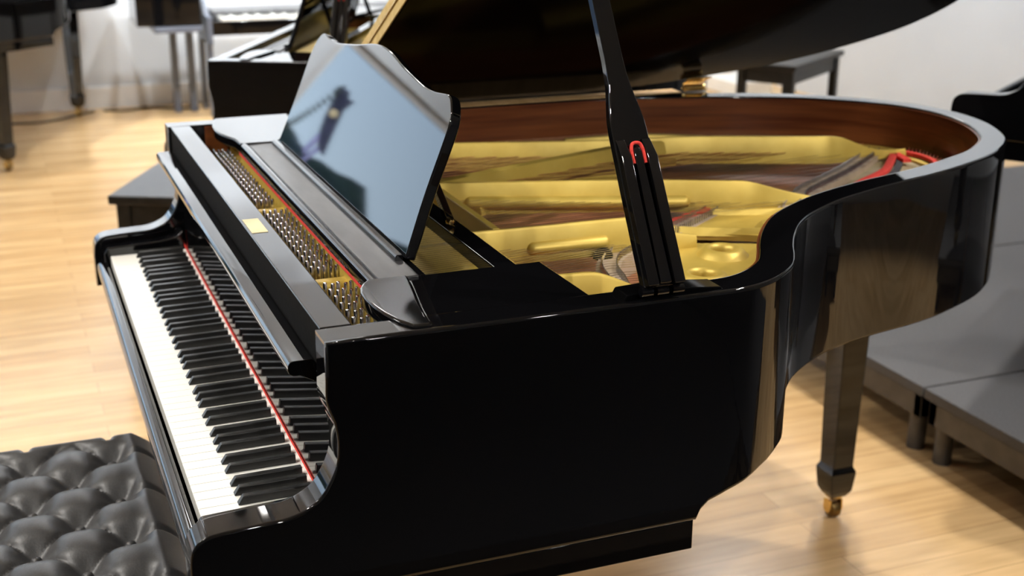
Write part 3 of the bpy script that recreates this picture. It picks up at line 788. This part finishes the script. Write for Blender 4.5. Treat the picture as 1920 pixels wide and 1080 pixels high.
platform(.158, .50, 3.56, 4.9, 'grey carpeted stage platform hidden behind the black piano at the right edge')
platform(1.04, 4.4, 1.77, 3.0, 'unseen black low platform added to darken the reflection in the curved bend of the piano side', .2, M['felt_dark'])  # added out of view so the curved side mirrors dark
platform(1.50, 4.4, -1.2, 1.75, 'unseen black low platform added to darken the reflection in the flat straight part of the piano side', .2, M['felt_dark'])  # added out of view to blacken what the straight side mirrors
# ================================================================== DIGITAL PIANOS AT THE BACK WALL
def digital(y0, y1, zk, x, label, panel=True):
    r = empty('digital_piano', (x, (y0 + y1) / 2, 0), label, 'keyboard', 'digital pianos along the back wall')
    box('body', x - .36, x, y0, y1, zk - .10, zk - .012, M['lacquer'], r, bevel=.006)
    box('control_panel', x - .40, x - .15, y0 + .03, y1 - .03, zk - .012, zk + .035, M['grey_plastic'], r, bevel=.008)
    bm = bmesh.new(); n = int((y1 - y0 - .12) / .0235)
    for k in range(n): add_box(bm, x - .15, x - .005, y0 + .06 + k * .0235, y0 + .06 + k * .0235 + .0228, zk - .012, zk + .006)
    finish('white_keys', from_bm(bm, 'white_keys'), M['ivory'], r, bevel=0, kind='stuff')
    bm = bmesh.new()
    for k in range(n - 1):
        if k % 7 not in (2, 6): add_box(bm, x - .15, x - .055, y0 + .06 + (k + 1) * .0235 - .005, y0 + .06 + (k + 1) * .0235 + .005, zk + .006, zk + .016)
    finish('black_keys', from_bm(bm, 'black_keys'), M['ebony'], r, bevel=0, kind='stuff')
    if panel:
        for yy in (y0 - .03, y1):
            sp = [(x - .42, zk - .15), (x - .42, zk + .10), (x - .16, zk + .10), (x - .08, zk + .02), (x + .02, zk + .015), (x + .02, zk - .15)]
            prism('side_panel', sp, 'y', yy, yy + .03, M['panel_blue'], r, bevel=.004)
            for xx in (x - .38, x - .06): prism('leg', [(xx - .035, 0), (xx + .035, 0), (xx + .045, zk - .15), (xx - .045, zk - .15)], 'y', yy, yy + .03, M['panel_blue'], r, bevel=.003)
    else:
        for yy in (y0 + .06, y1 - .10):
            for xx in (x - .30, x - .04): box('leg', xx - .02, xx + .02, yy, yy + .04, 0, zk - .1, M['satin_black'], r, bevel=.003)
    return r
digital(1.06, 2.35, .60, -5.95, 'digital piano with slate side panels left of the gold lid hinge')
# dark upright stool-like cabinet beside the digital piano
DS = empty('digital_piano', (-6.1, .92, 0), 'black digital piano end with blue-grey lower panel by the back wall', 'keyboard', 'digital pianos along the back wall')
box('body', -6.35, -5.95, .62, 1.0, .57, .78, M['lacquer'], DS, bevel=.005)
box('lower_panel', -6.33, -5.93, .72, 1.0, .53, .565, M['panel_blue'], DS, bevel=.004)
for y in (.86, .96): box('leg', -6.30, -6.22, y - .02, y + .02, 0, .53, M['panel_blue'], DS, bevel=.003)

# white box added in place of an unidentified bright patch
tag(box('white_patch_box', -5.85, -5.45, 4.44, 4.73, 0, .10, M['white_plastic'], None, bevel=.01), 'low white box added for a bright patch just behind the lid hinge of the foreground piano', 'box')
# cables on the floor
def cable(pts, label):
    o = tube('floor_cable', catmull([(x, y, .006) for x, y in pts], 6), .006, M['rubber'], None, seg=6)
    tag(o, label, 'cable', 'cables along the back wall')
cable([(-6.2, -.25), (-6.15, -.02), (-6.2, .12), (-6.35, .28), (-6.42, .36)], 'black cable looping across the floor left of the rear piano leg')
cable([(-6.42, .42), (-6.38, .55), (-6.44, .7), (-6.36, .85), (-6.3, 1.0)], 'black cable along the wall right of the rear piano leg')

# ================================================================== ROOM
def structure(o, kind='structure'): o['kind'] = kind; return o
WX = -6.55; CZ = 3.3
WY0, WY1, WZ0, WZ1 = -5.2, -1.33, .35, 1.79      # window opening in the back wall
structure(box('floor', -7.2, 6.5, -6.6, 5.1, -.1, 0, M['floor'], None, bevel=0))
structure(box('ceiling', -7.2, 6.5, -6.6, 5.1, CZ, CZ + .1, M['ceiling'], None, bevel=0))
bm = bmesh.new()
add_box(bm, WX - .15, WX, WY1, 5.0, 0, CZ); add_box(bm, WX - .15, WX, -6.5, WY0, 0, CZ)
add_box(bm, WX - .15, WX, WY0, WY1, 0, WZ0); add_box(bm, WX - .15, WX, WY0, WY1, WZ1, CZ)
structure(finish('wall_back', from_bm(bm, 'wall_back'), M['wall'], None))
structure(box('wall_left', -7, 6.4, -6.6, -6.5, 0, CZ, M['wall'], None, bevel=0))
structure(box('wall_right', -7, 6.4, 5.0, 5.1, 0, CZ, M['wall'], None, bevel=0))
structure(box('wall_front', 6.3, 6.4, -6.5, 5.0, 0, CZ, M['wall'], None, bevel=0))
structure(box('baseboard_back', WX, WX + .018, -6.4, 5.0, 0, .14, M['white_trim'], None, bevel=.004))
# window
W1 = empty('window_1', (WX - .08, (WY0 + WY1) / 2, WZ0)); W1['kind'] = 'structure'
bm = bmesh.new()
for (a, b, c, d) in ((WY0, WY0 + .06, WZ0, WZ1), (WY1 - .06, WY1, WZ0, WZ1), (WY0, WY1, WZ0, WZ0 + .06), (WY0, WY1, WZ1 - .06, WZ1)): add_box(bm, WX - .12, WX - .05, a, b, c, d)
finish('window_frame', from_bm(bm, 'window_frame'), M['white_trim'], W1)
box('window_pane', WX - .09, WX - .084, WY0 + .06, WY1 - .06, WZ0 + .06, WZ1 - .06, M['glass'], W1, bevel=0)
# cloth banner and garland hanging in the window
BN = empty('window_banner', (WX + .08, -1.6, 1.5), 'navy cloth banner hanging in the window, mirrored in the music desk', 'banner')
cl = [(-1.535, 1.50), (-1.56, 1.475), (-1.585, 1.49), (-1.62, 1.44), (-1.66, 1.46), (-1.645, 1.36), (-1.69, 1.20), (-1.745, 1.03), (-1.70, 1.045), (-1.66, 1.07), (-1.60, 1.16), (-1.565, 1.25), (-1.53, 1.38), (-1.50, 1.44)]
prism('cloth', cl, 'x', WX + .075, WX + .085, M['navy_cloth'], BN, bevel=.002)
lathe('emblem', [(0, .003), (.028, .002), (.03, 0)], (WX + .085, -1.60, 1.30), M['paper'], BN, 16, axis=Vector((1, 0, 0)))
for q in ([(-1.67, 1.09), (-1.70, 1.06), (-1.66, .90), (-1.63, .88)], [(-1.61, 1.16), (-1.65, 1.10), (-1.63, .95), (-1.60, .98)]):
    prism('tail', q, 'x', WX + .072, WX + .080, M['lavender_cloth'], BN, bevel=.002)
GL = [(WX + .11, lerp(-1.53, -1.385, t), lerp(1.50, 1.0, t) - .05 * math.sin(PI * t)) for t in [i / 14 for i in range(15)]]
gar = empty('garland', (WX + .08, -1.46, 1.2), 'thin dark garland hanging beside the window banner, mirrored in the music desk', 'garland')
tube('cord', GL, .003, M['foliage'], gar, seg=6)
bm = bmesh.new()
for p in GL[1:-1]:
    for e in (-.012, .012): bmesh.ops.create_icosphere(bm, subdivisions=1, radius=.012, matrix=Matrix.Translation((p[0], p[1] + e, p[2] + e * .5)))
tag(finish('leaves', from_bm(bm, 'leaves'), M['foliage'], gar), kind='stuff')
# outside
bm = bmesh.new(); N = 90
for k in range(3):
    g = []
    for i in range(N + 1):
        y = -26 + 34 * i / N; hgt = .75 + .25 * math.sin(i * .37 + k) + .2 * math.sin(i * .9 + 2 * k) + random.uniform(-.1, .15)
        g.append([bm.verts.new((-22 - k + dx, y, z)) for dx, z in ((.9, -.1), (.5, hgt * .75), (0, hgt), (-.6, -.1))])
    for a, b in zip(g, g[1:]):
        for q in range(3): bm.faces.new((a[q], b[q], b[q + 1], a[q + 1]))
tag(finish('hedge', from_bm(bm, 'hedge'), M['foliage'], None), 'dark hedge outside the window, mirrored low in the music desk', 'hedge', kind='stuff')
structure(box('ground_outside', -40, -7.25, -40, 20, -.2, -.1, M['asphalt'], None, bevel=0))

# ================================================================== LIGHT
w = bpy.data.worlds.new('world'); S.world = w; w.use_nodes = True
nt = w.node_tree; bg = nt.nodes['Background']
tc = nt.nodes.new('ShaderNodeTexCoord'); sp = nt.nodes.new('ShaderNodeSeparateXYZ'); rp = nt.nodes.new('ShaderNodeValToRGB')
nt.links.new(tc.outputs['Generated'], sp.inputs[0]); nt.links.new(sp.outputs['Z'], rp.inputs[0]); nt.links.new(rp.outputs[0], bg.inputs['Color'])
rp.color_ramp.elements[0].position = 0; rp.color_ramp.elements[0].color = (.62, .80, .98, 1)
rp.color_ramp.elements[1].position = .5; rp.color_ramp.elements[1].color = (.34, .58, 1, 1)
bg.inputs['Strength'].default_value = 3.1

def spotlight(x, y, tx, ty, tz, power, col=(1, .955, .89), ang=70, r=.05):
    n = empty('ceiling_spotlight', (x, y, CZ), 'unseen small black spotlight under the ceiling', 'lamp', 'ceiling spotlights')
    d = (Vector((tx, ty, tz)) - Vector((x, y, CZ - .12))).normalized()
    base = Vector((x, y, CZ - .12))
    bm = bmesh.new(); add_lathe(bm, [(0, -.12), (.045, -.12), (.055, -.10), (.06, .03), (.052, .03), (.05, -.02), (0, -.02)], base, 18, d)
    finish('lamp_housing', from_bm(bm, 'lamp_housing'), M['satin_black'], n)
    tube('lamp_stem', [(x, y, CZ), (x, y, CZ - .1)], .01, M['satin_black'], n, seg=8)
    L = bpy.data.lights.new('spot', 'SPOT'); L.energy = power; L.color = col; L.spot_size = math.radians(ang); L.spot_blend = .7; L.shadow_soft_size = r
    o = bpy.data.objects.new('spot', L); COL.objects.link(o); o.parent = n
    o.location = base + d * .05 - WL[n.name]; o.rotation_euler = d.to_track_quat('-Z', 'Y').to_euler()
# rows over the pianos
for x, y, tx, ty, p in ((1.0, -1.6, .2, .0, 225), (-.6, -1.3, -.5, .2, 195), (.4, 2.3, .1, 1.0, 150), (-1.5, 2.6, -.7, 1.6, 200), (-2.6, -1.0, -2.4, .2, 150), (-3.8, 1.2, -3.7, .8, 130),
                        (1.4, 2.4, .7, 1.5, 120), (-.3, 4.2, -.5, 3.3, 60), (-2.2, 4.6, -2, 3.8, 120), (-4.2, -1.5, -4.0, -.4, 130),):
    spotlight(x, y, tx, ty, .6, p)
# wall washers
for y in (-3.2, -2.0, -.8, .5, 1.8, 3.1): spotlight(-4.0, y, WX, y + .1, 2.5, 178, (.98, .985, 1), 125)
# added spots to brighten the low back wall, then the plate under the lid
for y, pw in ((-.9, 260), (.1, 240), (1.1, 190), (2.1, 150), (4.2, 60)): spotlight(-5.5, y, WX, y, .7, pw, (.90, .955, 1), 100)
for x, y, tx, ty in ((4.7, .5, -.35, .9), (4.6, 2.2, -.5, 1.2), (4.9, 1.4, .1, 1.3)): spotlight(x, y, tx, ty, .95, 170, (1, .97, .93), 30)
spotlight(1.0, 4.2, .9, 3.1, 0, 420, (1, .955, .89), 42)  # added spot that brightens the floor mirrored in the tail side
for x in (-4.6, -2.6): spotlight(x, 3.3, x, 5.0, 2.1, 110, (.78, .88, 1), 95)  # added cool spots to brighten the right wall the tail rim mirrors
# unseen ceiling panels added for soft fill
def fill_panel(x, y, sx, sy, power):
    n = empty('ceiling_fill_light', (x, y, CZ - .03), 'unseen flat rectangular fill light added under the ceiling', 'lamp', 'added fill light panels')
    bm = bmesh.new()
    for a in ((x - sx / 2 - .03, x - sx / 2, y - sy / 2 - .03, y + sy / 2 + .03), (x + sx / 2, x + sx / 2 + .03, y - sy / 2 - .03, y + sy / 2 + .03), (x - sx / 2, x + sx / 2, y - sy / 2 - .03, y - sy / 2), (x - sx / 2, x + sx / 2, y + sy / 2, y + sy / 2 + .03)):
        add_box(bm, *a, CZ - .05, CZ)
    finish('light_frame', from_bm(bm, 'light_frame'), M['white_trim'], n)
    L = bpy.data.lights.new('panel', 'AREA'); L.shape = 'RECTANGLE'; L.size = sx; L.size_y = sy; L.energy = power; L.color = (1, .97, .93)
    o = bpy.data.objects.new('panel', L); COL.objects.link(o); o.parent = n; o.location = (0, 0, -.005)
for x, y in ((-4.2, 1.0), (-4.2, 3.8), (-2.0, -2.8)): fill_panel(x, y, .6, .6, 34)
